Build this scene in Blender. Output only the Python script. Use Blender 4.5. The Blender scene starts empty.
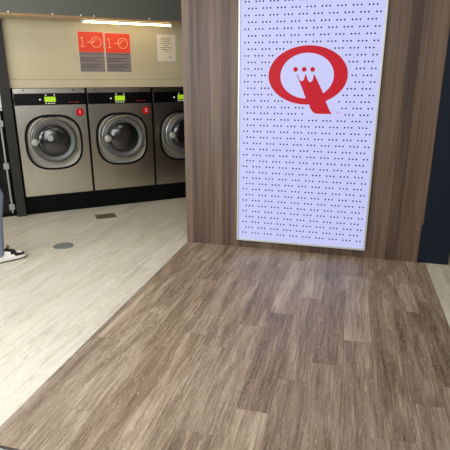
import bpy, bmesh, math, random
from mathutils import Vector, Matrix
random.seed(7)
S = bpy.context.scene
COL = S.collection
PI = math.pi
R = math.radians

# ------------------------------------------------------------------ helpers
def lin(c):
    return tuple(((v / 255) / 12.92 if v / 255 <= .04045 else ((v / 255 + .055) / 1.055) ** 2.4) for v in c) + (1,)

def mat(name, col=(128, 128, 128), rough=.5, metal=0, emit=None, estr=1, spec=None, coat=0):
    m = bpy.data.materials.new(name); m.use_nodes = True
    b = m.node_tree.nodes['Principled BSDF']
    b.inputs['Base Color'].default_value = lin(col)
    b.inputs['Roughness'].default_value = rough
    b.inputs['Metallic'].default_value = metal
    if spec is not None: b.inputs['Specular IOR Level'].default_value = spec
    if coat: b.inputs['Coat Weight'].default_value = coat
    if emit:
        b.inputs['Emission Color'].default_value = lin(emit)
        b.inputs['Emission Strength'].default_value = estr
    return m

def N(m, t, **kw):
    n = m.node_tree.nodes.new(t)
    for k, v in kw.items(): setattr(n, k, v)
    return n

def L(m, a, b): m.node_tree.links.new(a, b)

def ramp(m, stops, fac):
    r = N(m, 'ShaderNodeValToRGB')
    e = r.color_ramp.elements
    while len(e) < len(stops): e.new(.5)
    for i, (p, c) in enumerate(stops):
        e[i].position = p; e[i].color = lin(c) if max(c) > 1 else tuple(c) + (1,)
    L(m, fac, r.inputs[0]); return r

def math_node(m, op, a, b=None):
    n = N(m, 'ShaderNodeMath', operation=op)
    for i, v in enumerate((a, b)):
        if v is None: continue
        if isinstance(v, (int, float)): n.inputs[i].default_value = v
        else: L(m, v, n.inputs[i])
    return n.outputs[0]

def obj(name, bm, mats, parent=None, smooth=False, kind=None):
    me = bpy.data.meshes.new(name)
    bmesh.ops.recalc_face_normals(bm, faces=bm.faces)
    bm.to_mesh(me); bm.free()
    for m in (mats if isinstance(mats, (list, tuple)) else [mats]): me.materials.append(m)
    if smooth:
        for p in me.polygons: p.use_smooth = True
        if smooth == 'auto': me.set_sharp_from_angle(angle=R(35))
    o = bpy.data.objects.new(name, me); COL.objects.link(o)
    if parent: o.parent = parent
    if kind: o['kind'] = kind
    return o

def thing(name, label, cat, loc=(0, 0, 0), rz=0, group=None):
    o = bpy.data.objects.new(name, None); COL.objects.link(o)
    o.empty_display_size = .1
    o.location = loc; o.rotation_euler = (0, 0, rz)
    o['label'] = label; o['category'] = cat
    if group: o['group'] = group
    return o

def tag(o, label, cat, group=None):
    o['label'] = label; o['category'] = cat
    if group: o['group'] = group
    return o

def box(bm, x0, x1, y0, y1, z0, z1, bev=0, mi=0):
    r = bmesh.ops.create_cube(bm, size=1, matrix=Matrix.Translation(((x0+x1)/2, (y0+y1)/2, (z0+z1)/2)) @ Matrix.Diagonal((x1-x0, y1-y0, z1-z0, 1)))
    vs = r['verts']; fs = {f for v in vs for f in v.link_faces}
    for f in fs: f.material_index = mi
    if bev:
        es = list({e for v in vs for e in v.link_edges})
        bmesh.ops.bevel(bm, geom=es, offset=bev, segments=2, affect='EDGES', profile=.5)
    return bm

def nbox(*a, **k): return box(bmesh.new(), *a, **k)

def lathe_y(bm, prof, cx, cz, n=64, mi=0):
    """revolve (radius, y) profile about an axis parallel to y through (cx, cz)"""
    rings = []
    for r, y in prof:
        if r < 1e-5: rings.append([bm.verts.new((cx, y, cz))])
        else: rings.append([bm.verts.new((cx + r*math.cos(2*PI*i/n), y, cz + r*math.sin(2*PI*i/n))) for i in range(n)])
    for a, b in zip(rings, rings[1:]):
        for i in range(n):
            j = (i + 1) % n
            if len(a) == 1 and len(b) == 1: continue
            if len(a) == 1: f = bm.faces.new((a[0], b[i], b[j]))
            elif len(b) == 1: f = bm.faces.new((a[i], a[j], b[0]))
            else: f = bm.faces.new((a[i], a[j], b[j], b[i]))
            f.material_index = mi
    return bm

def superell(a, b, e, n, cx, cz):
    out = []
    for i in range(n):
        t = 2*PI*i/n; c, s = math.cos(t), math.sin(t)
        out.append((cx + a*math.copysign(abs(c)**(2/e), c), cz + b*math.copysign(abs(s)**(2/e), s)))
    return out

def loops(bm, ls, close=True, mi=0, cap=None):
    vs = [[bm.verts.new(p) for p in l] for l in ls]
    n = len(vs[0])
    for a, b in zip(vs, vs[1:]):
        for i in range(n if close else n - 1):
            j = (i + 1) % n
            bm.faces.new((a[i], a[j], b[j], b[i])).material_index = mi
    if cap:
        if 's' in cap: bm.faces.new(vs[0]).material_index = mi
        if 'e' in cap: bm.faces.new(vs[-1]).material_index = mi
    return bm

def prism_xz(bm, pts, y0, y1, mi=0):
    """extrude a polygon in the x-z plane from y0 to y1"""
    a = [bm.verts.new((x, y0, z)) for x, z in pts]; b = [bm.verts.new((x, y1, z)) for x, z in pts]
    n = len(pts)
    fs = [bm.faces.new(a), bm.faces.new(b[::-1])]
    for i in range(n): fs.append(bm.faces.new((a[i], b[i], b[(i+1) % n], a[(i+1) % n])))
    for f in fs: f.material_index = mi
    return bm

def text_obj(name, s, size, m, parent, loc, depth=.0006):
    cu = bpy.data.curves.new('t', 'FONT'); cu.body = s; cu.size = size; cu.align_x = 'CENTER'; cu.align_y = 'CENTER'
    cu.extrude = depth
    o = bpy.data.objects.new('t', cu); COL.objects.link(o)
    bpy.context.view_layer.update()
    me = bpy.data.meshes.new_from_object(o.evaluated_get(bpy.context.evaluated_depsgraph_get()))
    bpy.data.objects.remove(o)
    me.transform(Matrix.Rotation(PI/2, 4, 'X'))
    me.materials.clear(); me.materials.append(m)
    p = bpy.data.objects.new(name, me); COL.objects.link(p); p.parent = parent; p.location = loc
    return p

def copy_tree(o, parent=None):
    c = o.copy(); COL.objects.link(c); c.parent = parent
    for ch in list(o.children): copy_tree(ch, c)
    return c

# ------------------------------------------------------------------ materials
def plank_mat(name, dark, mid, light, streak, sy=2.2, sx=34, bump=.25, rough=.45, contrast=1.0, tone=.22):
    m = mat(name, rough=rough)
    b = m.node_tree.nodes['Principled BSDF']
    at = N(m, 'ShaderNodeAttribute', attribute_name='plank')
    sep = N(m, 'ShaderNodeSeparateColor'); L(m, at.outputs['Color'], sep.inputs[0])
    tc = N(m, 'ShaderNodeAttribute', attribute_name='grain')
    mp = N(m, 'ShaderNodeVectorMath', operation='MULTIPLY'); L(m, tc.outputs['Vector'], mp.inputs[0]); mp.inputs[1].default_value = (sx, sy, 1)
    n1 = N(m, 'ShaderNodeTexNoise'); n1.inputs['Scale'].default_value = 1; n1.inputs['Detail'].default_value = 7; n1.inputs['Roughness'].default_value = .65; n1.inputs['Distortion'].default_value = .6
    L(m, mp.outputs[0], n1.inputs['Vector'])
    mp2 = N(m, 'ShaderNodeVectorMath', operation='MULTIPLY'); L(m, tc.outputs['Vector'], mp2.inputs[0]); mp2.inputs[1].default_value = (9, 1.1, 1)
    n2 = N(m, 'ShaderNodeTexNoise'); n2.inputs['Scale'].default_value = 1; n2.inputs['Detail'].default_value = 3; n2.inputs['Distortion'].default_value = 1.2
    L(m, mp2.outputs[0], n2.inputs['Vector'])
    s = math_node(m, 'ADD', math_node(m, 'MULTIPLY', n1.outputs[0], .55), math_node(m, 'MULTIPLY', n2.outputs[0], .45))
    s = math_node(m, 'ADD', s, math_node(m, 'MULTIPLY', math_node(m, 'SUBTRACT', sep.outputs[0], .5), tone))
    s = math_node(m, 'ADD', math_node(m, 'MULTIPLY', math_node(m, 'SUBTRACT', s, .5), contrast), .5)
    rp = ramp(m, [(.30, dark), (.5, mid), (.70, light)], s)
    # fine dark streaks / pores
    mp3 = N(m, 'ShaderNodeVectorMath', operation='MULTIPLY'); L(m, tc.outputs['Vector'], mp3.inputs[0]); mp3.inputs[1].default_value = (130, 8, 1)
    n3 = N(m, 'ShaderNodeTexNoise'); n3.inputs['Scale'].default_value = 1; n3.inputs['Detail'].default_value = 4; n3.inputs['Distortion'].default_value = 1.5
    L(m, mp3.outputs[0], n3.inputs['Vector'])
    k = ramp(m, [(.57, (0, 0, 0)), (.72, (1, 1, 1))], n3.outputs[0])
    mx = N(m, 'ShaderNodeMix', data_type='RGBA'); L(m, math_node(m, 'MULTIPLY', k.outputs[0], .75), mx.inputs[0])
    L(m, rp.outputs[0], mx.inputs[6]); mx.inputs[7].default_value = lin(streak)
    mp4 = N(m, 'ShaderNodeVectorMath', operation='MULTIPLY'); L(m, tc.outputs['Vector'], mp4.inputs[0]); mp4.inputs[1].default_value = (110, 16, 1)
    n4 = N(m, 'ShaderNodeTexNoise'); n4.inputs['Scale'].default_value = 1; n4.inputs['Detail'].default_value = 3; n4.inputs['Distortion'].default_value = 2
    L(m, mp4.outputs[0], n4.inputs['Vector'])
    k4 = ramp(m, [(.58, (0, 0, 0)), (.70, (1, 1, 1))], n4.outputs[0])
    mx4 = N(m, 'ShaderNodeMix', data_type='RGBA'); L(m, math_node(m, 'MULTIPLY', k4.outputs[0], .55), mx4.inputs[0])
    L(m, mx.outputs[2], mx4.inputs[6]); mx4.inputs[7].default_value = lin(tuple(min(255, v + 14) for v in light)); mx = mx4
    # hue drift between planks
    hs = N(m, 'ShaderNodeHueSaturation'); L(m, mx.outputs[2], hs.inputs['Color'])
    L(m, math_node(m, 'ADD', math_node(m, 'MULTIPLY', sep.outputs[1], .5), .75), hs.inputs['Saturation'])
    L(m, math_node(m, 'ADD', math_node(m, 'MULTIPLY', sep.outputs[0], tone*.7), 1-tone*.35), hs.inputs['Value'])
    L(m, hs.outputs[0], b.inputs['Base Color'])
    bp = N(m, 'ShaderNodeBump'); bp.inputs['Strength'].default_value = bump; bp.inputs['Distance'].default_value = .002
    L(m, math_node(m, 'SUBTRACT', n1.outputs[0], math_node(m, 'MULTIPLY', n3.outputs[0], .6)), bp.inputs['Height']); L(m, bp.outputs[0], b.inputs['Normal'])
    return m

def clad_mat(name, dark, mid, light, rough=.5):
    m = mat(name, rough=rough)
    b = m.node_tree.nodes['Principled BSDF']
    tc = N(m, 'ShaderNodeTexCoord')
    def noise(sc, det, dist):
        v = N(m, 'ShaderNodeVectorMath', operation='MULTIPLY'); L(m, tc.outputs['Object'], v.inputs[0]); v.inputs[1].default_value = sc
        n = N(m, 'ShaderNodeTexNoise'); n.inputs['Scale'].default_value = 1; n.inputs['Detail'].default_value = det; n.inputs['Distortion'].default_value = dist
        L(m, v.outputs[0], n.inputs['Vector']); return n.outputs[0]
    # vertical staves about 10 cm wide, each with its own tone
    sx = N(m, 'ShaderNodeSeparateXYZ'); L(m, tc.outputs['Object'], sx.inputs[0])
    cell = math_node(m, 'FLOOR', math_node(m, 'MULTIPLY', sx.outputs[0], 11.0))
    wn = N(m, 'ShaderNodeTexWhiteNoise', noise_dimensions='1D'); L(m, cell, wn.inputs['W'])
    a = noise((28, 28, .8), 6, .5); c = noise((85, 85, 2.5), 4, 1.0)
    s = math_node(m, 'ADD', math_node(m, 'MULTIPLY', a, .55), math_node(m, 'MULTIPLY', c, .25))
    s = math_node(m, 'ADD', s, math_node(m, 'MULTIPLY', wn.outputs['Value'], .2))
    rp = ramp(m, [(.33, dark), (.5, mid), (.68, light)], s)
    L(m, rp.outputs[0], b.inputs['Base Color'])
    return m

def noisy(name, c1, c2, scale, rough, metal=0, stretch=(1, 1, 1), bump=0):
    m = mat(name, c1, rough, metal)
    b = m.node_tree.nodes['Principled BSDF']
    tc = N(m, 'ShaderNodeTexCoord')
    v = N(m, 'ShaderNodeVectorMath', operation='MULTIPLY'); L(m, tc.outputs['Object'], v.inputs[0]); v.inputs[1].default_value = stretch
    n = N(m, 'ShaderNodeTexNoise'); n.inputs['Scale'].default_value = scale; n.inputs['Detail'].default_value = 4
    L(m, v.outputs[0], n.inputs['Vector'])
    rp = ramp(m, [(.35, c1), (.65, c2)], n.outputs[0]); L(m, rp.outputs[0], b.inputs['Base Color'])
    if bump:
        bp = N(m, 'ShaderNodeBump'); bp.inputs['Strength'].default_value = bump; bp.inputs['Distance'].default_value = .003
        L(m, n.outputs[0], bp.inputs['Height']); L(m, bp.outputs[0], b.inputs['Normal'])
    return m

M = {}
M['dark_floor'] = plank_mat('walnut_plank', (88, 72, 57), (138, 120, 101), (184, 168, 148), (70, 57, 45), bump=.6, rough=.42, contrast=1.12, sx=90, sy=3.6, tone=.2)
M['light_floor'] = plank_mat('pale_oak_plank', (170, 162, 143), (198, 191, 174), (214, 208, 196), (148, 138, 118), sy=2.4, sx=52, bump=.12, rough=.42, contrast=1.0, tone=.07)
M['subfloor'] = mat('subfloor', (60, 50, 42), .9)
M['clad'] = clad_mat('striped_wood_cladding', (64, 47, 36), (94, 74, 59), (117, 96, 79))
M['navy'] = mat('navy_paint', (19, 29, 41), .6, spec=.25)
M['cream'] = noisy('cream_laminate', (188, 176, 143), (194, 182, 149), 2.0, .5)
M['dark_grey'] = mat('dark_grey_board', (94, 95, 87), .6, spec=.3)
M['tan'] = mat('tan_edge', (150, 118, 80), .5)
M['charcoal'] = mat('charcoal_post', (48, 47, 44), .55, spec=.2)
M['black'] = mat('black_paint', (5, 5, 5), .55, spec=.12)
M['rubber'] = mat('black_rubber', (5, 5, 5), .6, spec=.12)
M['gloss_black'] = mat('gloss_black_panel', (9, 9, 10), .2, spec=.35)
M['steel'] = noisy('brushed_steel', (200, 195, 180), (207, 202, 188), 2.0, .27, 1.0, (8, 1, 1))
M['steel2'] = mat('grey_ring', (100, 101, 99), .42, .4)
M['steel3'] = mat('satin_steel', (190, 187, 180), .25, .9)
M['drum'] = mat('drum_steel', (150, 147, 140), .5, .5)
M['alu'] = mat('aluminium', (205, 208, 202), .4, .35)
M['strip'] = mat('grey_strip', (158, 158, 153), .45, .3)
M['surround'] = mat('satin_surround', (168, 164, 152), .5, .85)
M['knob'] = mat('grey_knob', (172, 174, 168), .4, .2)
M['green'] = mat('green_display', (150, 190, 30), .4, emit=(164, 206, 28), estr=.5)
M['white_led'] = mat('white_indicator', (220, 220, 220), .4, emit=(220, 222, 220), estr=.6)
M['red_text'] = mat('red_lettering', (170, 20, 30), .5)
M['sticker'] = mat('red_sticker', (196, 8, 20), .5, spec=.2)
M['white'] = mat('white_print', (235, 232, 226), .5)
M['orange_red'] = mat('orange_red_print', (226, 66, 36), .5)
M['poster_grey'] = mat('grey_print', (128, 116, 114), .55)
M['ink'] = mat('dark_ink', (82, 72, 74), .6)
M['cream_line'] = mat('cream_print', (236, 156, 112), .5)
M['paper'] = mat('paper', (226, 214, 186), .6)
M['box_white'] = mat('pale_plastic', (214, 214, 210), .45)
M['tube'] = mat('warm_tube', (255, 240, 210), .5, emit=(255, 226, 174), estr=17)
M['drain'] = noisy('grey_drain_metal', (116, 119, 115), (136, 138, 133), 30, .45, .35)
M['grate'] = mat('grate_metal', (120, 108, 92), .5, .3)
M['grate_dark'] = mat('grate_gap', (62, 54, 46), .8)
M['panel'] = mat('lit_panel', (70, 70, 78), .45, emit=(203, 206, 255), estr=.86, spec=.3)
M['dots'] = mat('navy_dots', (14, 15, 34), .5, emit=(40, 42, 92), estr=.7, spec=.1)
M['logo_red'] = mat('logo_red', (60, 8, 12), .5, emit=(198, 26, 42), estr=.9, spec=.15)
M['logo_white'] = mat('lit_logo_field', (205, 206, 240), .4, emit=(206, 208, 255), estr=.84)
M['mat_grey'] = noisy('grey_mat', (128, 132, 132), (146, 150, 150), 90, .8)
M['white_wall'] = mat('white_wall', (205, 203, 198), .7)
M['pavement'] = noisy('pavement', (120, 118, 114), (138, 136, 132), 12, .8)
M['jeans'] = noisy('blue_denim', (110, 120, 139), (126, 136, 153), 220, .85)
M['skin'] = mat('skin', (196, 152, 126), .55)
M['shirt'] = mat('grey_cotton', (92, 94, 100), .85)
M['hair'] = mat('brown_hair', (48, 36, 28), .6)
M['shoe_white'] = mat('white_leather', (228, 226, 220), .45)
M['shoe_black'] = mat('black_leather', (22, 22, 24), .45)
M['sole'] = mat('white_sole', (214, 208, 198), .55)
M['eye'] = mat('eye_white', (235, 232, 228), .3)

# dark glass of the washer doors: real see-through pane with a reflective face
g = bpy.data.materials.new('door_glass'); g.use_nodes = True
nt = g.node_tree; nt.nodes.clear()
o_ = nt.nodes.new('ShaderNodeOutputMaterial'); tr = nt.nodes.new('ShaderNodeBsdfTransparent'); tr.inputs[0].default_value = (.62, .61, .58, 1)
gl = nt.nodes.new('ShaderNodeBsdfGlossy'); gl.inputs['Roughness'].default_value = .16
fr = nt.nodes.new('ShaderNodeFresnel'); fr.inputs[0].default_value = 1.9; mx = nt.nodes.new('ShaderNodeMixShader')
nt.links.new(fr.outputs[0], mx.inputs[0]); nt.links.new(tr.outputs[0], mx.inputs[1]); nt.links.new(gl.outputs[0], mx.inputs[2]); nt.links.new(mx.outputs[0], o_.inputs[0])
M['glass'] = g

# ------------------------------------------------------------------ measurements
WA = Vector((-3.505, 4.394, 0)); WANG = R(39.94)           # foot of the washer front, direction along it
FX0, FX1, FY0, FY1 = -1.425, .695, 1.333, 4.0                # dark strip of floor
PW = .1605

# ------------------------------------------------------------------ floor
def clip(poly, rect):
    x0, x1, y0, y1 = rect
    for ax, lim, sg in ((0, x0, 1), (0, x1, -1), (1, y0, 1), (1, y1, -1)):
        out = []
        for i in range(len(poly)):
            a, b = poly[i], poly[(i+1) % len(poly)]
            da, db = sg*(a[ax]-lim), sg*(b[ax]-lim)
            if da >= 0: out.append(a)
            if (da >= 0) != (db >= 0):
                t = da/(da-db); out.append((a[0]+t*(b[0]-a[0]), a[1]+t*(b[1]-a[1])))
        poly = out
        if len(poly) < 3: return []
    return poly

def floor_mesh():
    bm = bmesh.new()
    cl = bm.loops.layers.float_color.new('plank')
    gv = bm.verts.layers.float_vector.new('grain')
    def plank(c0, c1, e0, e1, rot, rect, tone, sat, mi, gp=.0003):
        ca, sa = math.cos(rot), math.sin(rot)
        q = [(c0+gp, e0+gp), (c1-gp, e0+gp), (c1-gp, e1-gp), (c0+gp, e1-gp)]
        w = [(x*ca - y*sa, x*sa + y*ca) for x, y in q]
        w = clip(w, rect)
        if len(w) < 3: return
        ox, oy = random.uniform(0, 50), random.uniform(0, 50)
        vs = []
        for x, y in w:
            v = bm.verts.new((x, y, 0)); v[gv] = Vector((x*ca + y*sa + ox, -x*sa + y*ca + oy, 0)); vs.append(v)
        f = bm.faces.new(vs); f.material_index = mi
        for l in f.loops: l[cl] = (tone, sat, random.random(), 1)
    # walnut strip: columns counted from the right edge, with the joints where the photo has them
    joint = {0: 3.225, 1: 3.05, 2: 2.775, 3: 2.575, 4: 3.27, 5: 3.085, 6: 2.80, 7: 2.60, 8: 3.29, 9: 2.42, 10: 3.21, 11: 2.60, 12: 3.21, 13: 2.2}
    tones = {(0, -1): .25, (0, 0): .62, (1, -1): .22, (1, 0): .55, (2, -1): .28, (2, 0): .5, (3, 0): .84, (3, -1): .45, (3, 1): .4,
             (4, -1): .35, (4, 0): .42, (5, -1): .45, (5, 0): .72, (6, -1): .18, (6, 0): .62, (6, -2): .75, (7, -1): .6, (7, 0): .35, (8, -1): .4, (8, 0): .5}
    for c in range(13):
        x1 = FX1 - c*PW; x0 = x1 - PW
        for k in range(-3, 3):
            y0 = joint[c] + k*.98
            t = tones.get((c, k), random.uniform(.38, .66))
            plank(x0, x1, y0, y0+.98, 0, (FX0, FX1, FY0, FY1+.02), t, random.uniform(.4, .65), 0)
    for k in range(3):
        plank(FX0, FX1 - 13*PW, 1.2+k*.98, 2.18+k*.98, 0, (FX0, FX1, FY0, FY1+.02), .38, .3, 0)
    # pale oak on both sides and behind
    for rect in ((-6, FX0, FY0, 7.2), (FX0, 3, FY1+.02, 7.2), (FX1, 3, FY0, FY1+.02)):
        for c in range(-40, 30):
            off = random.uniform(0, .98)
            for k in range(0, 9):
                y0 = k*.98 + off - .98
                plank(c*PW, (c+1)*PW, y0, y0+.98, R(-2.5), rect, random.uniform(.2, .8), random.uniform(.3, .7), 1, 0)
    vs = [bm.verts.new(p) for p in ((-6, FY0, -.002), (3, FY0, -.002), (3, 7.2, -.002), (-6, 7.2, -.002))]
    bm.faces.new(vs).material_index = 2
    vs = [bm.verts.new(p) for p in ((-6, FY0, -.12), (3, FY0, -.12), (3, 7.2, -.12), (-6, 7.2, -.12))]
    bm.faces.new(vs).material_index = 2
    return bm
fl = obj('floor', floor_mesh(), [M['dark_floor'], M['light_floor'], M['subfloor']], kind='structure')

th = nbox(-6, 3, 1.02, FY0-.012, -.03, -.002)
obj('floor_threshold', th, M['mat_grey'], kind='structure')
obj('trim_2', nbox(-6, 3, FY0-.012, FY0, -.03, .001), M['subfloor'], kind='structure')
obj('ground', nbox(-8, 6, -6, 1.02, -.12, -.03), M['pavement'], kind='structure')

# ------------------------------------------------------------------ room shell
def wallobj(name, bm, m, **k):
    o = obj(name, bm, m, **k); o.location = WA; o.rotation_euler = (0, 0, WANG); return o
BZ = 2.072
b = nbox(-3.0, 3.55, .0, .06, 1.475, 2.9); box(b, -3.0, -.862, .0, .06, 0, 1.475); box(b, 2.312, 3.55, .0, .06, 0, 1.386)
wallobj('wall_back', b, M['cream'], kind='structure')
wallobj('trim_1', nbox(0, 3.55, -.006, .06, 1.388, 1.473, bev=.002), M['cream'], kind='structure')
wallobj('wall_rear', nbox(-3.0, 3.55, 1.05, 1.12, 0, 2.9), M['dark_grey'], kind='structure')
# dark bulkhead over the machines, cream underneath, tan lipping on its lower front edge
b = bmesh.new(); box(b, -3.0, 3.55, -.34, -.002, BZ+.004, 2.9)
bh = wallobj('ceiling_bulkhead', b, M['dark_grey'], kind='structure')
obj('soffit_board', nbox(-3.0, 3.55, -.335, -.002, BZ-.008, BZ+.004), M['cream'], bh)
obj('edge_lipping', nbox(-3.0, 3.55, -.346, -.335, BZ-.010, BZ+.012), M['tan'], bh)
for s in (.07, .47, .74, .87, 1.45):
    obj('screw', lathe_y(bmesh.new(), [(0, -.353), (.007, -.352), (.008, -.346)], s, BZ+.02, 12), M['white'], bh)

# partition with the light box
PF = 4.0
b = bmesh.new()
box(b, -1.428, .628, PF, PF+.5, 0, .335)
box(b, -1.428, .640, PF, PF+.5, .335, 1.93)
box(b, -1.428, .655, PF, PF+.5, 1.93, 2.9)
obj('wall_centre', b, M['clad'], kind='structure')
obj('wall_right', nbox(.60, .872, PF+.004, PF+.5, 0, 2.9), M['navy'], kind='structure')
obj('wall_navy', nbox(.872, 2.9, PF+.34, PF+.5, 0, 2.9), M['navy'], kind='structure')
obj('wall_side', nbox(2.9, 3.0, 1.1, 7.2, 0, 2.9), M['navy'], kind='structure')
obj('wall_left', nbox(-6.0, -5.9, 1.1, 7.2, 0, 2.9), M['white_wall'], kind='structure')
obj('wall_far', nbox(-6.0, 3.0, 7.2, 7.3, 0, 2.9), M['white_wall'], kind='structure')
obj('wall_front', nbox(1.1, 3.0, 1.1, 1.2, 0, 2.9), M['navy'], kind='structure')
obj('ceiling', nbox(-6.0, 3.0, 1.1, 7.3, 2.9, 3.0), M['white_wall'], kind='structure')

# ------------------------------------------------------------------ washing machines
HW, Z0, Z1, DEP = .3725, .205, 1.385, .85
CX, CZ = -.005, .80
def washer(label, sticker, disc, s):
    t = thing('washing_machine', label, 'washing machine', WA + Matrix.Rotation(WANG, 4, 'Z') @ Vector((s, 0, Z0)), WANG, 'stainless washing machines in a row')
    z = lambda v: v - Z0
    n = 96
    # cabinet: front plate with a rounded square opening, sides, back
    hole = superell(.290, .290, 2.7, n, CX, z(CZ))
    rect = []
    for i in range(n):
        a = 2*PI*i/n; c, si = math.cos(a), math.sin(a)
        k = min((HW*(1 if c > 0 else 1) - CX*(1 if c > 0 else -1))/abs(c) if abs(c) > 1e-6 else 9, ((z(Z1)-z(CZ)) if si > 0 else z(CZ))/abs(si) if abs(si) > 1e-6 else 9)
        rect.append([CX + k*c, z(CZ) + k*si])
    for cor in ((-HW, 0), (HW, 0), (-HW, z(Z1)), (HW, z(Z1))):
        i = min(range(n), key=lambda j: (rect[j][0]-cor[0])**2 + (rect[j][1]-cor[1])**2); rect[i] = list(cor)
    bm = bmesh.new()
    circ = [(CX + .24*math.cos(2*PI*i/n), z(CZ)+.03 + .24*math.sin(2*PI*i/n)) for i in range(n)]
    loops(bm, [[(x, DEP, y) for x, y in rect], [(x, .006, y) for x, y in rect], [(CX+(x-CX)*.993, 0, z(CZ)+(y-z(CZ))*.995) for x, y in rect],
               [(x, 0, y) for x, y in hole], [(x, .06, y) for x, y in hole], [(x, .06, y) for x, y in circ]], cap='s')
    obj('body', bm, M['steel'], t)
    bm = lathe_y(bmesh.new(), [(.24, .06), (.25, .09), (.25, .5), (.23, .52), (0, .52)], CX, z(CZ)+.03, 64)
    obj('drum', bm, M['drum'], t, smooth='auto')
    # control panel
    cp = obj('control_panel', nbox(-HW+.004, HW-.002, -.006, .0, z(1.207), z(1.332), bev=.002), M['gloss_black'], t)
    obj('display', nbox(-.062, .054, -.0085, -.006, z(1.240), z(1.295), bev=.001), M['green'], cp)
    for x in (-.052, .036): obj('indicator', nbox(x, x+.014, -.008, -.006, z(1.309), z(1.317)), M['white_led'], cp)
    obj('indicator', lathe_y(bmesh.new(), [(0, -.008), (.008, -.008), (.008, -.006)], -.108, z(1.266), 16), M['white_led'], cp)
    for x in (-.049, -.021, .007, .035): obj('button', nbox(x-.007, x+.007, -.009, -.006, z(1.220), z(1.229), bev=.001), M['white_led'], cp)
    bm = bmesh.new()
    for k, w in enumerate((7, 6, 6, 6, 7, 0, 7, 6, 6, 6, 7)):
        if w: box(bm, .190 + k*.010, .190 + k*.010 + w*.001, -.0068, -.006, z(1.231), z(1.239))
    obj('red_lettering', bm, M['red_text'], cp)
    for x in (-.27, .25): obj('screw', lathe_y(bmesh.new(), [(0, -.004), (.006, -.004), (.008, 0)], x, z(1.362), 12), M['rubber'], t)
    # door
    dcx, dcz = -.016, z(.836)
    bm = bmesh.new()
    a, c = superell(.306, .306, 2.7, n, CX, z(CZ)), superell(.285, .285, 2.7, n, CX, z(CZ))
    loops(bm, [[(x, 0, y) for x, y in a], [(x, -.012, y) for x, y in a], [(x, -.012, y) for x, y in c], [(x, .02, y) for x, y in c]])
    door = obj('door', lathe_y(bmesh.new(), [(.246, .004), (.243, -.05), (.232, -.13), (.227, -.158), (.220, -.170), (.212, -.174), (.180, -.168), (.173, -.164), (.169, -.156), (.168, -.146)], dcx, dcz, 72), M['steel2'], t, smooth='auto')
    obj('gasket', bm, M['rubber'], t)
    bm = bmesh.new()
    ring = [(dcx + .246*math.cos(2*PI*i/n), dcz + .246*math.sin(2*PI*i/n)) for i in range(n)]
    loops(bm, [[(x, -.004, y) for x, y in c], [(.55*x+.45*u, .008, .55*y+.45*v) for (x, y), (u, v) in zip(c, ring)], [(x, .006, y) for x, y in ring]])
    obj('dished_surround', bm, M['surround'], t, smooth='auto')
    bm = lathe_y(bmesh.new(), [(.238, -.082), (.2425, -.088), (.2425, -.094), (.237, -.097)], dcx, dcz+.0, 72)
    obj('trim_ring', bm, M['steel3'], door, smooth=True)
    bm = lathe_y(bmesh.new(), [(.169, -.150), (.150, -.162), (.120, -.173), (.06, -.182), (0, -.185)], dcx, dcz, 64)
    obj('glass', bm, M['glass'], door, smooth=True)
    bm = lathe_y(bmesh.new(), [(.014, -.15), (.014, -.215), (.030, -.222), (.038, -.236), (.036, -.254), (.024, -.264), (0, -.266)], dcx-.206, dcz+.003, 32)
    box(bm, dcx-.214, dcx-.152, -.185, -.150, dcz-.012, dcz+.016, bev=.004)
    obj('handle', bm, M['knob'], door, smooth='auto')
    bm = nbox(dcx+.19, dcx+.235, -.155, -.03, dcz-.125, dcz-.085, bev=.006)
    obj('hinge', bm, M['steel2'], door)
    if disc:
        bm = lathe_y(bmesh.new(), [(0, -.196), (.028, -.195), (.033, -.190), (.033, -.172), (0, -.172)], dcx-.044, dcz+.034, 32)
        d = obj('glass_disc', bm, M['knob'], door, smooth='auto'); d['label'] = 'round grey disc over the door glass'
    if sticker:
        st = obj('number_sticker', lathe_y(bmesh.new(), [(0, -.002), (.043, -.002), (.044, 0)], .300, z(1.121), 40), M['sticker'], t)
        text_obj('numeral', sticker, .060, M['white'], st, (.300, -.0026, z(1.121)))
    return t
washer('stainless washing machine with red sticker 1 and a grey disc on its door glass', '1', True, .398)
washer('stainless washing machine with red sticker 2, middle of the row', '2', False, 1.163)
washer('stainless washing machine half hidden behind the wood-clad partition', None, False, 1.928)

pl = wallobj('plinth', nbox(.010, 2.310, -.004, .8, 0, .203, bev=.003), M['black'])
tag(pl, 'long black plinth running under the row of washing machines', 'plinth')

# charcoal post and the black cabinet at the left
po = wallobj('end_post', nbox(-.088, .006, -.055, -.001, 0, 2.055, bev=.003), M['charcoal'])
tag(po, 'tall charcoal post at the left end of the washing machine row', 'post')
ca = thing('tall_cabinet', 'black cabinet with a silver door edge left of the charcoal post', 'cabinet', WA, WANG)
obj('body', nbox(-.86, -.092, .012, .8, 0.0, 1.46), M['black'], ca)
obj('upper_panel', nbox(-.86, -.094, -.004, .012, 1.185, 1.46, bev=.003), M['box_white'], ca)['label'] = 'pale upper panel'
dr = obj('door', nbox(-.85, -.142, -.012, .012, .05, 1.165, bev=.003), M['gloss_black'], ca)
obj('edge_strip', nbox(-.140, -.121, -.020, .012, .045, 1.15, bev=.003), M['strip'], dr)['label'] = 'silver strip down the door edge'
for hz in (.115, .575, 1.03):
    obj('hinge', nbox(-.160, -.103, -.026, -.012, hz-.035, hz+.03, bev=.003), M['strip'], dr)
obj('ledge', nbox(-.86, -.094, -.012, .012, 1.160, 1.180, bev=.002), M['alu'], ca)

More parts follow.
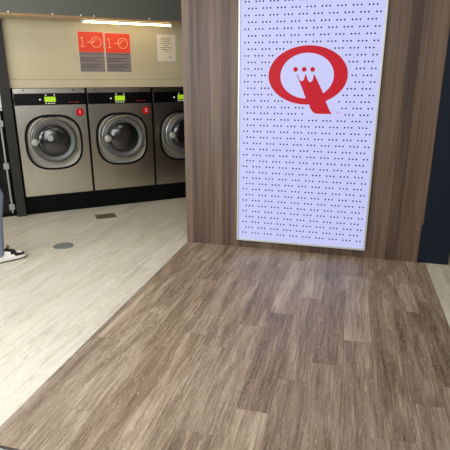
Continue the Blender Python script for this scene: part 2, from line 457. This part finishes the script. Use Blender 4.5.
# ------------------------------------------------------------------ posters, notice, tube light
def poster(label, s0, s1, z0, z1):
    t = thing('instruction_poster', label, 'poster', WA + Matrix.Rotation(WANG, 4, 'Z') @ Vector((s0, 0, z0)), WANG, 'pair of instruction posters on the cream wall')
    w, h = s1-s0, z1-z0
    zs = h*.5
    obj('sheet', nbox(0, w, -.003, -.0005, 0, h), M['white'], t)
    obj('red_field', nbox(.002, w-.002, -.0036, -.003, zs, h-.002), M['orange_red'], t)
    gf = bmesh.new(); box(gf, .002, w-.002, -.0036, -.003, .002, zs)
    for k, (f, wd) in enumerate(((.93, .95), (.72, .92), (.64, .60), (.56, .80), (.40, .92), (.31, .75), (.24, .9), (.13, .62))):
        box(gf, .012, .012 + (w-.024)*wd, -.0040, -.0036, zs*f-.005, zs*f+.003, mi=1)
    obj('text_field', gf, [M['poster_grey'], M['ink']], t)
    q = w*.17; zc = zs + h*.245
    bm = bmesh.new(); prism_xz(bm, [(q-.022, zc-.052), (q+.022, zc-.052), (q+.022, zc-.043), (q+.005, zc-.043), (q+.005, zc+.052), (q-.004, zc+.052), (q-.022, zc+.036), (q-.022, zc+.026), (q-.005, zc+.038), (q-.005, zc-.043), (q-.022, zc-.043)], -.0036, -.0043)
    obj('numeral', bm, M['cream_line'], t)
    # ring with a pointing hand
    cx, cz = w*.70, zs + h*.245
    bm = lathe_y(bmesh.new(), [(.058, -.0036), (.058, -.0042), (.049, -.0042), (.049, -.0036)], cx, cz, 40)
    arc = [(cx + .030*math.cos(R(a)), cz + .030*math.sin(R(a))) for a in range(60, 200, 14)] + [(cx + .022*math.cos(R(a)), cz + .022*math.sin(R(a))) for a in range(186, 46, -14)]
    prism_xz(bm, arc, -.0036, -.0042)
    prism_xz(bm, [(w*.36, cz-.004), (w*.50, cz-.004), (w*.50, cz-.014), (cx-.012, cz-.002), (w*.50, cz+.014), (w*.50, cz+.005), (w*.36, cz+.005)], -.0036, -.0043)
    obj('pictogram', bm, M['cream_line'], t)
    return t
poster('red and grey instruction poster, left one of the pair under the tube light', .742, 1.020, 1.552, 1.972)
poster('red and grey instruction poster, right one of the pair under the tube light', 1.032, 1.318, 1.552, 1.966)

nt_ = thing('paper_notice', 'white paper notice on the cream wall beside the wood partition', 'notice', WA + Matrix.Rotation(WANG, 4, 'Z') @ Vector((1.645, 0, 1.688)), WANG)
obj('sleeve', nbox(-.012, .215, -.0016, -.0004, -.010, .282), M['box_white'], nt_)
bm = bmesh.new(); box(bm, 0, .200, -.0024, -.0016, 0, .272)
for k, (a, e) in enumerate(((.2, .75), (.15, .8), (.2, .7), (.12, .82), (.3, .62), (.15, .82), (.2, .8), (.42, .6))):
    zz = .245 - k*.021; x = .2*a
    while x < .2*e:
        q = random.uniform(.008, .022); box(bm, x, min(x+q, .2*e+.004), -.0028, -.0024, zz-.003, zz+.004, mi=1); x += q + .005
box(bm, .125, .165, -.0028, -.0024, .035, .041, mi=1)
obj('sheet', bm, [M['paper'], M['ink']], nt_)

tl = thing('tube_light', 'lit warm tube light under the dark bulkhead above the posters', 'light', WA + Matrix.Rotation(WANG, 4, 'Z') @ Vector((0, -.25, BZ-.01)), WANG)
obj('housing', nbox(.755, 1.74, -.013, .013, -.010, 0, bev=.003), M['alu'], tl)
bm = bmesh.new()
bmesh.ops.create_cone(bm, cap_ends=True, segments=20, radius1=.008, radius2=.008, depth=.94, matrix=Matrix.Translation((1.2475, 0, -.017)) @ Matrix.Rotation(PI/2, 4, 'Y'))
obj('tube', bm, M['tube'], tl, smooth='auto')
for x in (.770, 1.725): obj('end_cap', nbox(x-.012, x+.012, -.014, .014, -.035, -.010, bev=.003), M['white'], tl)

# ------------------------------------------------------------------ drains in the floor
dn = thing('round_drain_cover', 'round grey drain cover set in the pale floor near the sneaker', 'drain cover', (-2.505, 3.595, 0))
def disc_z(bm, prof, n=48, mi=0):
    lathe_y(bm, prof, 0, 0, n, mi)
    bmesh.ops.rotate(bm, verts=bm.verts, matrix=Matrix.Rotation(-PI/2, 3, 'X'))
    return bm
obj('rim', disc_z(bmesh.new(), [(.092, -.0004), (.090, -.004), (.080, -.004), (.079, -.0004)]), M['drain'], dn, smooth='auto')
bm = disc_z(bmesh.new(), [(0, -.003), (.077, -.003), (.078, -.0004)])
for a in range(3): 
    box(bm, -.03, .03, -.004 + (a-1)*.03, .004 + (a-1)*.03, .0030, .0036, mi=1)
obj('lid', bm, [M['drain'], M['poster_grey']], dn)
c0 = Vector((-2.603, 4.583, 0))
gr = thing('floor_grate', 'rectangular slotted floor grate in front of the washing machines', 'grate', c0, WANG + R(-2))
bm = nbox(-.105, .105, -.085, .085, -.0018, .0008)
obj('pan', bm, M['grate_dark'], gr)
bm = bmesh.new()
for a in ((-.11, .11, -.09, -.078), (-.11, .11, .078, .09), (-.11, -.098, -.078, .078), (.098, .11, -.078, .078)): box(bm, a[0], a[1], a[2], a[3], .0004, .004)
obj('frame', bm, M['grate'], gr)
for k in range(7): obj('bar', nbox(-.084 + k*.028 - .008, -.084 + k*.028 + .008, -.078, .078, .001, .0036), M['grate'], gr)

# ------------------------------------------------------------------ light box
LX0, LX1, LZ0, LZ1 = -.937, .197, .073, 2.55
lb = thing('light_box', 'tall lit white sign with navy dots and a red round emblem', 'illuminated sign', (LX0, PF, LZ0))
W, H = LX1-LX0, LZ1-LZ0
bm = bmesh.new()
FWD = .016
for a in ((0, FWD, 0, H), (W-FWD, W, 0, H)): box(bm, a[0], a[1], -.030, 0, a[2], a[3], bev=.002)
for a in ((FWD, W-FWD, 0, FWD), (FWD, W-FWD, H-FWD, H)): box(bm, a[0], a[1], -.030, 0, a[2], a[3], bev=.002)
obj('frame', bm, M['alu'], lb)
OZ = -LZ0
Ecx, Ecz, Ea, Eb = .568, 1.512+OZ, .314, .226            # emblem ellipse
def near_logo(x, z):
    if ((x-Ecx)/(Ea+.020))**2 + ((z-Ecz)/(Eb+.020))**2 < 1: return True
    return .56 < x < .845 - max(0, (z-(1.21+OZ)))*.3 and 1.195+OZ < z < 1.33+OZ
pn = bmesh.new(); box(pn, FWD, W-FWD, -.014, -.006, FWD, H-FWD)
p = .0287; rr = .0072
row = 0; zz = 2.068 + OZ + .0505*8
while zz > .12 + OZ:
    k0 = 0 if row % 2 == 0 else 2
    for k in range(-1, 40):
        x = .0535 + k*p
        if x < .04 or x > W-.042 or (k - k0) % 4 == 2: continue
        # whole groups only: a group that would touch the emblem is left out
        if near_logo(x, zz): continue
        vs = [pn.verts.new((x + rr*math.cos(PI/8 + i*PI/4), -.0143, zz + rr*math.sin(PI/8 + i*PI/4))) for i in range(8)]
        pn.faces.new(vs).material_index = 1
    zz -= .0505; row += 1
obj('panel', pn, [M['panel'], M['dots']], lb)
# emblem: red ring with a tail that ends in a crown, three dots above it
em = bmesh.new(); n = 96
outer = [(Ecx + Ea*math.cos(2*PI*i/n), Ecz + Eb*math.sin(2*PI*i/n)) for i in range(n)]
inner = [(.563 + .212*math.cos(2*PI*i/n), 1.5085+OZ + .1745*math.sin(2*PI*i/n)) for i in range(n)]
loops(em, [[(x, -.0142, z) for x, z in inner], [(x, -.0170, z) for x, z in inner], [(x, -.0170, z) for x, z in outer], [(x, -.0142, z) for x, z in outer]])
eb = obj('emblem', em, M['logo_red'], lb); eb['label'] = 'red round emblem'
left = [(.480, 1.519), (.522, 1.433), (.564, 1.334), (.594, 1.284), (.601, 1.264), (.612, 1.245), (.622, 1.232), (.635, 1.222), (.650, 1.216), (.669, 1.214), (.772, 1.214), (.776, 1.219)]
right = [(.757, 1.246), (.738, 1.282), (.716, 1.330), (.702, 1.372), (.667, 1.440), (.624, 1.516), (.617, 1.521)]
sc2 = [(.6155, 1.495), (.612, 1.478), (.604, 1.466), (.592, 1.461), (.580, 1.466), (.571, 1.481), (.563, 1.503), (.555, 1.521)]
sc1 = [(.549, 1.521), (.547, 1.500), (.543, 1.484), (.534, 1.472), (.523, 1.467), (.512, 1.472), (.503, 1.486), (.493, 1.506), (.487, 1.520)]
poly = [(x, z+OZ) for x, z in left + right + sc2 + sc1]
obj('crown_tail', prism_xz(bmesh.new(), poly, -.0174, -.0142), M['logo_red'], eb)
for x in (.471, .540, .607):
    obj('emblem_dot', lathe_y(bmesh.new(), [(.0, -.0172), (.0185, -.0172), (.0185, -.0142)], x, 1.558+OZ, 28), M['logo_red'], eb)
tmk = bmesh.new()
for k in range(4): box(tmk, .818 + k*.007, .822 + k*.007, -.0150, -.0142, 1.223+OZ, 1.229+OZ)
obj('small_mark', tmk, M['logo_red'], eb)

# ------------------------------------------------------------------ person at the left edge
TH = R(58)
def skin(name, verts, edges, m, parent, root=0, sub=2):
    me = bpy.data.meshes.new(name)
    me.from_pydata([v[:3] for v in verts], edges, [])
    o = bpy.data.objects.new(name, me); COL.objects.link(o)
    md = o.modifiers.new('s', 'SKIN'); md.use_smooth_shade = True
    for i, v in enumerate(verts):
        sv = me.skin_vertices[0].data[i]; r = v[3]
        sv.radius = r if isinstance(r, tuple) else (r, r); sv.use_root = (i == root)
    sd = o.modifiers.new('d', 'SUBSURF'); sd.levels = sub; sd.render_levels = sub
    bpy.context.view_layer.update()
    ev = bpy.data.meshes.new_from_object(o.evaluated_get(bpy.context.evaluated_depsgraph_get()))
    bpy.data.objects.remove(o)
    ev.materials.clear(); ev.materials.append(m)
    for q in ev.polygons: q.use_smooth = True
    p = bpy.data.objects.new(name, ev); COL.objects.link(p); p.parent = parent
    return p
def garment(name, rings, chains, m, parent, vox=.011):
    bm = bmesh.new()
    loops(bm, [[(cx + a*math.cos(2*PI*i/28), .10 + b*math.sin(2*PI*i/28), z) for i in range(28)] for cx, a, b, z in rings], cap='se')
    for ch in chains:
        pts = []
        for k, (x, y, z, r) in enumerate(ch):
            p = Vector((x, y, z)); a = Vector(ch[max(k-1, 0)][:3]); b = Vector(ch[min(k+1, len(ch)-1)][:3])
            d = (b-a).normalized(); u = Vector((1, 0, 0)); u = (u - d*u.dot(d)).normalized(); v = d.cross(u)
            pts.append([p + r*(u*math.cos(2*PI*i/20) + v*math.sin(2*PI*i/20)) for i in range(20)])
        loops(bm, pts, cap='se')
    bmesh.ops.recalc_face_normals(bm, faces=bm.faces)
    me = bpy.data.meshes.new(name); bm.to_mesh(me); bm.free()
    o = bpy.data.objects.new(name, me); COL.objects.link(o)
    r = o.modifiers.new('r', 'REMESH'); r.mode = 'VOXEL'; r.voxel_size = vox
    q = o.modifiers.new('q', 'SMOOTH'); q.factor = .5; q.iterations = 6
    bpy.context.view_layer.update()
    ev = bpy.data.meshes.new_from_object(o.evaluated_get(bpy.context.evaluated_depsgraph_get()))
    bpy.data.objects.remove(o)
    ev.materials.clear(); ev.materials.append(m)
    for f in ev.polygons: f.use_smooth = True
    p = bpy.data.objects.new(name, ev); COL.objects.link(p); p.parent = parent
    return p
# local frame: +x forward (toward the machines), +y left, z up; right foot's toe at x=0
toe = Vector((-2.682, 3.285, 0))
pe = thing('person', 'person in blue jeans and black and white sneakers, cut off by the left edge', 'person', toe, TH)
def leg(f):   # ankle, knee and hip of one side; f = +1 left, -1 right
    if f < 0: return [(-.318, 0, .93), (-.255, 0, .74), (-.176, 0, .57), (-.205, 0, .36), (-.226, 0, .12)]
    return [(-.310, .20, .93), (-.290, .21, .72), (-.280, .21, .52), (-.330, .22, .32), (-.390, .22, .12)]
JR = [.095, .088, .068, .058, .056]
chains = []
for f in (-1, 1): chains.append([(x, y, z if z > .13 else .058, r) for (x, y, z), r in zip(leg(f), JR)])
garment('jeans', [(-.312, .095, .150, .80), (-.312, .122, .178, .90), (-.308, .118, .170, .97), (-.305, .108, .155, 1.04)], chains, M['jeans'], pe, .009)
bv = [(-.305, .10, .98, .09), (-.300, .10, 1.15, .085), (-.300, .10, 1.33, .088), (-.300, .10, 1.43, .054), (-.290, .10, 1.49, .052), (-.275, .10, 1.56, .07), (-.262, .10, 1.63, (.098, .080)), (-.270, .10, 1.70, (.080, .070))]
be = [(i, i+1) for i in range(7)]
for f in (-1, 1):
    i0 = len(bv); pts = leg(f)
    for (x, y, z), r in zip(pts, (.085, .078, .055, .046, .036)): bv.append((x, y, z, r))
    x, y, z = pts[-1]
    bv += [(x-.01, y, .065, .036), (x+.10, y, .05, .026)]
    be.append((0, i0)); be += [(i0+i, i0+i+1) for i in range(6)]
    # arm with palm, four fingers and a thumb
    a0 = len(bv); sy = .10 + f*.19
    bv += [(-.300, sy, 1.395, .052), (-.315, sy+f*.045, 1.12, .040), (-.265, sy+f*.05, .90, .027), (-.245, sy+f*.05, .84, (.020, .036))]
    be += [(3, a0), (a0, a0+1), (a0+1, a0+2), (a0+2, a0+3)]
    for k, (dx, ln) in enumerate(((.033, .070), (.011, .080), (-.011, .074), (-.033, .058))):
        i1 = len(bv)
        bv += [(-.240+dx, sy+f*.05, .795, .0095), (-.236+dx, sy+f*.042, .795-ln*.5, .0085), (-.230+dx, sy+f*.028, .795-ln, .007)]
        be += [(a0+3, i1), (i1, i1+1), (i1+1, i1+2)]
    i1 = len(bv)
    bv += [(-.198, sy+f*.04, .845, .012), (-.178, sy+f*.03, .805, .009)]
    be += [(a0+3, i1), (i1, i1+1)]
body = skin('body', bv, be, M['skin'], pe)
# nose, ears and eyes on the face
def blob(name, loc, sc, m):
    q = bmesh.new(); bmesh.ops.create_uvsphere(q, u_segments=14, v_segments=10, radius=1, matrix=Matrix.Translation(loc) @ Matrix.Diagonal(sc + (1,)))
    return obj(name, q, m, pe, smooth=True)
blob('nose', (-.162, .10, 1.605), (.020, .013, .024), M['skin'])
blob('mouth', (-.170, .10, 1.565), (.010, .024, .007), M['skin'])
for f in (-1, 1):
    blob('ear', (-.275, .10+f*.078, 1.615), (.018, .010, .030), M['skin'])
    blob('eye', (-.176, .10+f*.032, 1.632), (.012, .012, .012), M['eye'])
hb = bmesh.new()
bmesh.ops.create_uvsphere(hb, u_segments=24, v_segments=16, radius=1, matrix=Matrix.Translation((-.282, .10, 1.665)) @ Matrix.Diagonal((.106, .088, .095, 1)))
bmesh.ops.delete(hb, geom=[v for v in hb.verts if v.co.z < 1.60 or (v.co.x > -.21 and v.co.z < 1.69)], context='VERTS')
obj('hair', hb, M['hair'], pe, smooth=True)
chains = []
for f in (-1, 1):
    sy = .10 + f*.19
    chains.append([(-.300, .10+f*.10, 1.405, .062), (-.300, sy, 1.385, .070), (-.308, sy+f*.025, 1.25, .060), (-.315, sy+f*.045, 1.12, .054), (-.290, sy+f*.05, 1.02, .048), (-.266, sy+f*.05, .925, .041)])
garment('shirt', [(-.308, .132, .180, .93), (-.303, .124, .165, 1.05), (-.300, .120, .165, 1.18), (-.298, .128, .182, 1.32), (-.300, .110, .160, 1.40), (-.298, .075, .095, 1.455), (-.294, .064, .070, 1.485)], chains, M['shirt'], pe)

def shoe(toe_x, y, name='sneaker'):
    Ls = .29
    ts = [0, .03, .08, .15, .25, .35, .45, .55, .65, .73, .80, .86, .91, .95, .98, 1.0]
    wv = [.012, .024, .032, .036, .037, .037, .038, .042, .046, .048, .048, .046, .041, .034, .023, .008]
    hv = [.085, .105, .115, .116, .114, .112, .104, .092, .080, .070, .064, .060, .056, .050, .042, .034]
    nv = 14
    up = bmesh.new(); rows = []
    for t, w, h in zip(ts, wv, hv):
        x = toe_x - Ls + Ls*t; r = []
        for j in range(nv+1):
            a = PI*j/nv; c, s = math.cos(a), math.sin(a)
            r.append(up.verts.new((x, y + w*math.copysign(abs(c)**.75, c), .022 + (h-.022)*abs(s)**.8)))
        rows.append(r)
    for i in range(len(rows)-1):
        t = (ts[i]+ts[i+1])/2
        for j in range(nv):
            v = min(j + .5, nv - j - .5)/(nv/2)      # 0 at the sole, 1 at the top
            f = up.faces.new((rows[i][j], rows[i+1][j], rows[i+1][j+1], rows[i][j+1]))
            blk = (t > .90) or (t > .66 and v < .55) or (.36 < t < .76 and v > .62) or (t < .2 and v > .5) or (.58 < t < .70 and v > .25) or (t < .1 and v < .4)
            f.material_index = 1 if blk else 0
    u = obj(name, up, [M['shoe_white'], M['shoe_black']], pe, smooth=True)
    def outline(g, z):
        a = [(toe_x - Ls + Ls*t + (g if t > .5 else -g)*abs(2*t-1), y + w + g, z) for t, w in zip(ts, wv)]
        b = [(toe_x - Ls + Ls*t + (g if t > .5 else -g)*abs(2*t-1), y - w - g, z) for t, w in zip(ts, wv)][::-1]
        return a + b
    obj('sole', loops(bmesh.new(), [outline(.004, .010), outline(.006, .016), outline(.006, .030), outline(.002, .036)], cap='se'), M['sole'], u)
    obj('outsole', loops(bmesh.new(), [outline(.003, .0), outline(.006, .003), outline(.005, .010)], cap='se'), M['shoe_black'], u)
    lc = bmesh.new()
    for k in range(4):
        t = .50 + k*.065
        x = toe_x - Ls + Ls*t; h = .104 - (t-.45)*.115 + .004
        box(lc, x-.005, x+.005, y-.026, y+.026, h-.008, h+.003, bev=.003)
    # bow sticking up
    for sg in (-1, 1):
        q = bmesh.new(); box(q, -.004, .004, -.003, .003, 0, .05, bev=.0015)
        bmesh.ops.transform(q, verts=q.verts, matrix=Matrix.Translation((toe_x-.155, y-.01, .100)) @ Matrix.Rotation(R(35), 4, 'Y') @ Matrix.Rotation(R(28*sg), 4, 'X'))
        tmp = bpy.data.meshes.new('q'); q.to_mesh(tmp); q.free(); lc.from_mesh(tmp); bpy.data.meshes.remove(tmp)
    obj('laces', lc, M['shoe_black'], u)
shoe(0, 0); shoe(-.178, .22)

# ------------------------------------------------------------------ light
w = bpy.data.worlds.new('World'); S.world = w; w.use_nodes = True
bg = w.node_tree.nodes['Background']; bg.inputs[0].default_value = (.86, .93, 1, 1); bg.inputs[1].default_value = .35
def area(name, loc, rot, sx, sy, power, col=(1, 1, 1)):
    l = bpy.data.lights.new(name, 'AREA'); l.shape = 'RECTANGLE'; l.size = sx; l.size_y = sy; l.energy = power; l.color = col
    o = bpy.data.objects.new(name, l); COL.objects.link(o); o.location = loc; o.rotation_euler = rot; return o
area('shopfront_daylight', (-3.0, .95, 1.75), (R(54), 0, 0), 4.2, 2.0, 135, (.95, .98, 1))
area('overhead_fill', (-2.8, 3.4, 2.88), (0, 0, 0), 1.2, .6, 9, (1, .84, .60))  # added unseen lamp, warms the pale floor before the machines
area('overhead_fill', (1.9, 2.9, 2.88), (0, 0, 0), 1.0, .6, 16, (1, .86, .66))  # added unseen lamp, brightens the right-hand pale floor and strip edge
area('doorway_daylight', (.5, -.5, 2.5), (R(40), 0, 0), 2.0, 1.2, 30, (1, .97, .93))
area('overhead_fill', (-.4, 2.4, 2.88), (0, 0, 0), 1.2, .6, 12, (1, .95, .88))  # unseen overhead fill above the walnut strip, no fixture modelled

# ------------------------------------------------------------------ camera
cam = bpy.data.cameras.new('camera'); co = bpy.data.objects.new('camera', cam); COL.objects.link(co)
cam.sensor_fit = 'HORIZONTAL'; cam.sensor_width = 36; cam.lens = 36*470/450
cam.clip_start = .05
pitch = math.atan(148/470); yaw = math.atan(130/math.hypot(470, 148))
co.location = (0, 0, 1.5); co.rotation_euler = (PI/2 - pitch, 0, yaw)
S.camera = co
S.view_settings.view_transform = 'Standard'; S.view_settings.look = 'None'
S.view_settings.gamma = 1; S.view_settings.exposure = 0; S.view_settings.use_curve_mapping = False
S.cycles.use_denoising = True
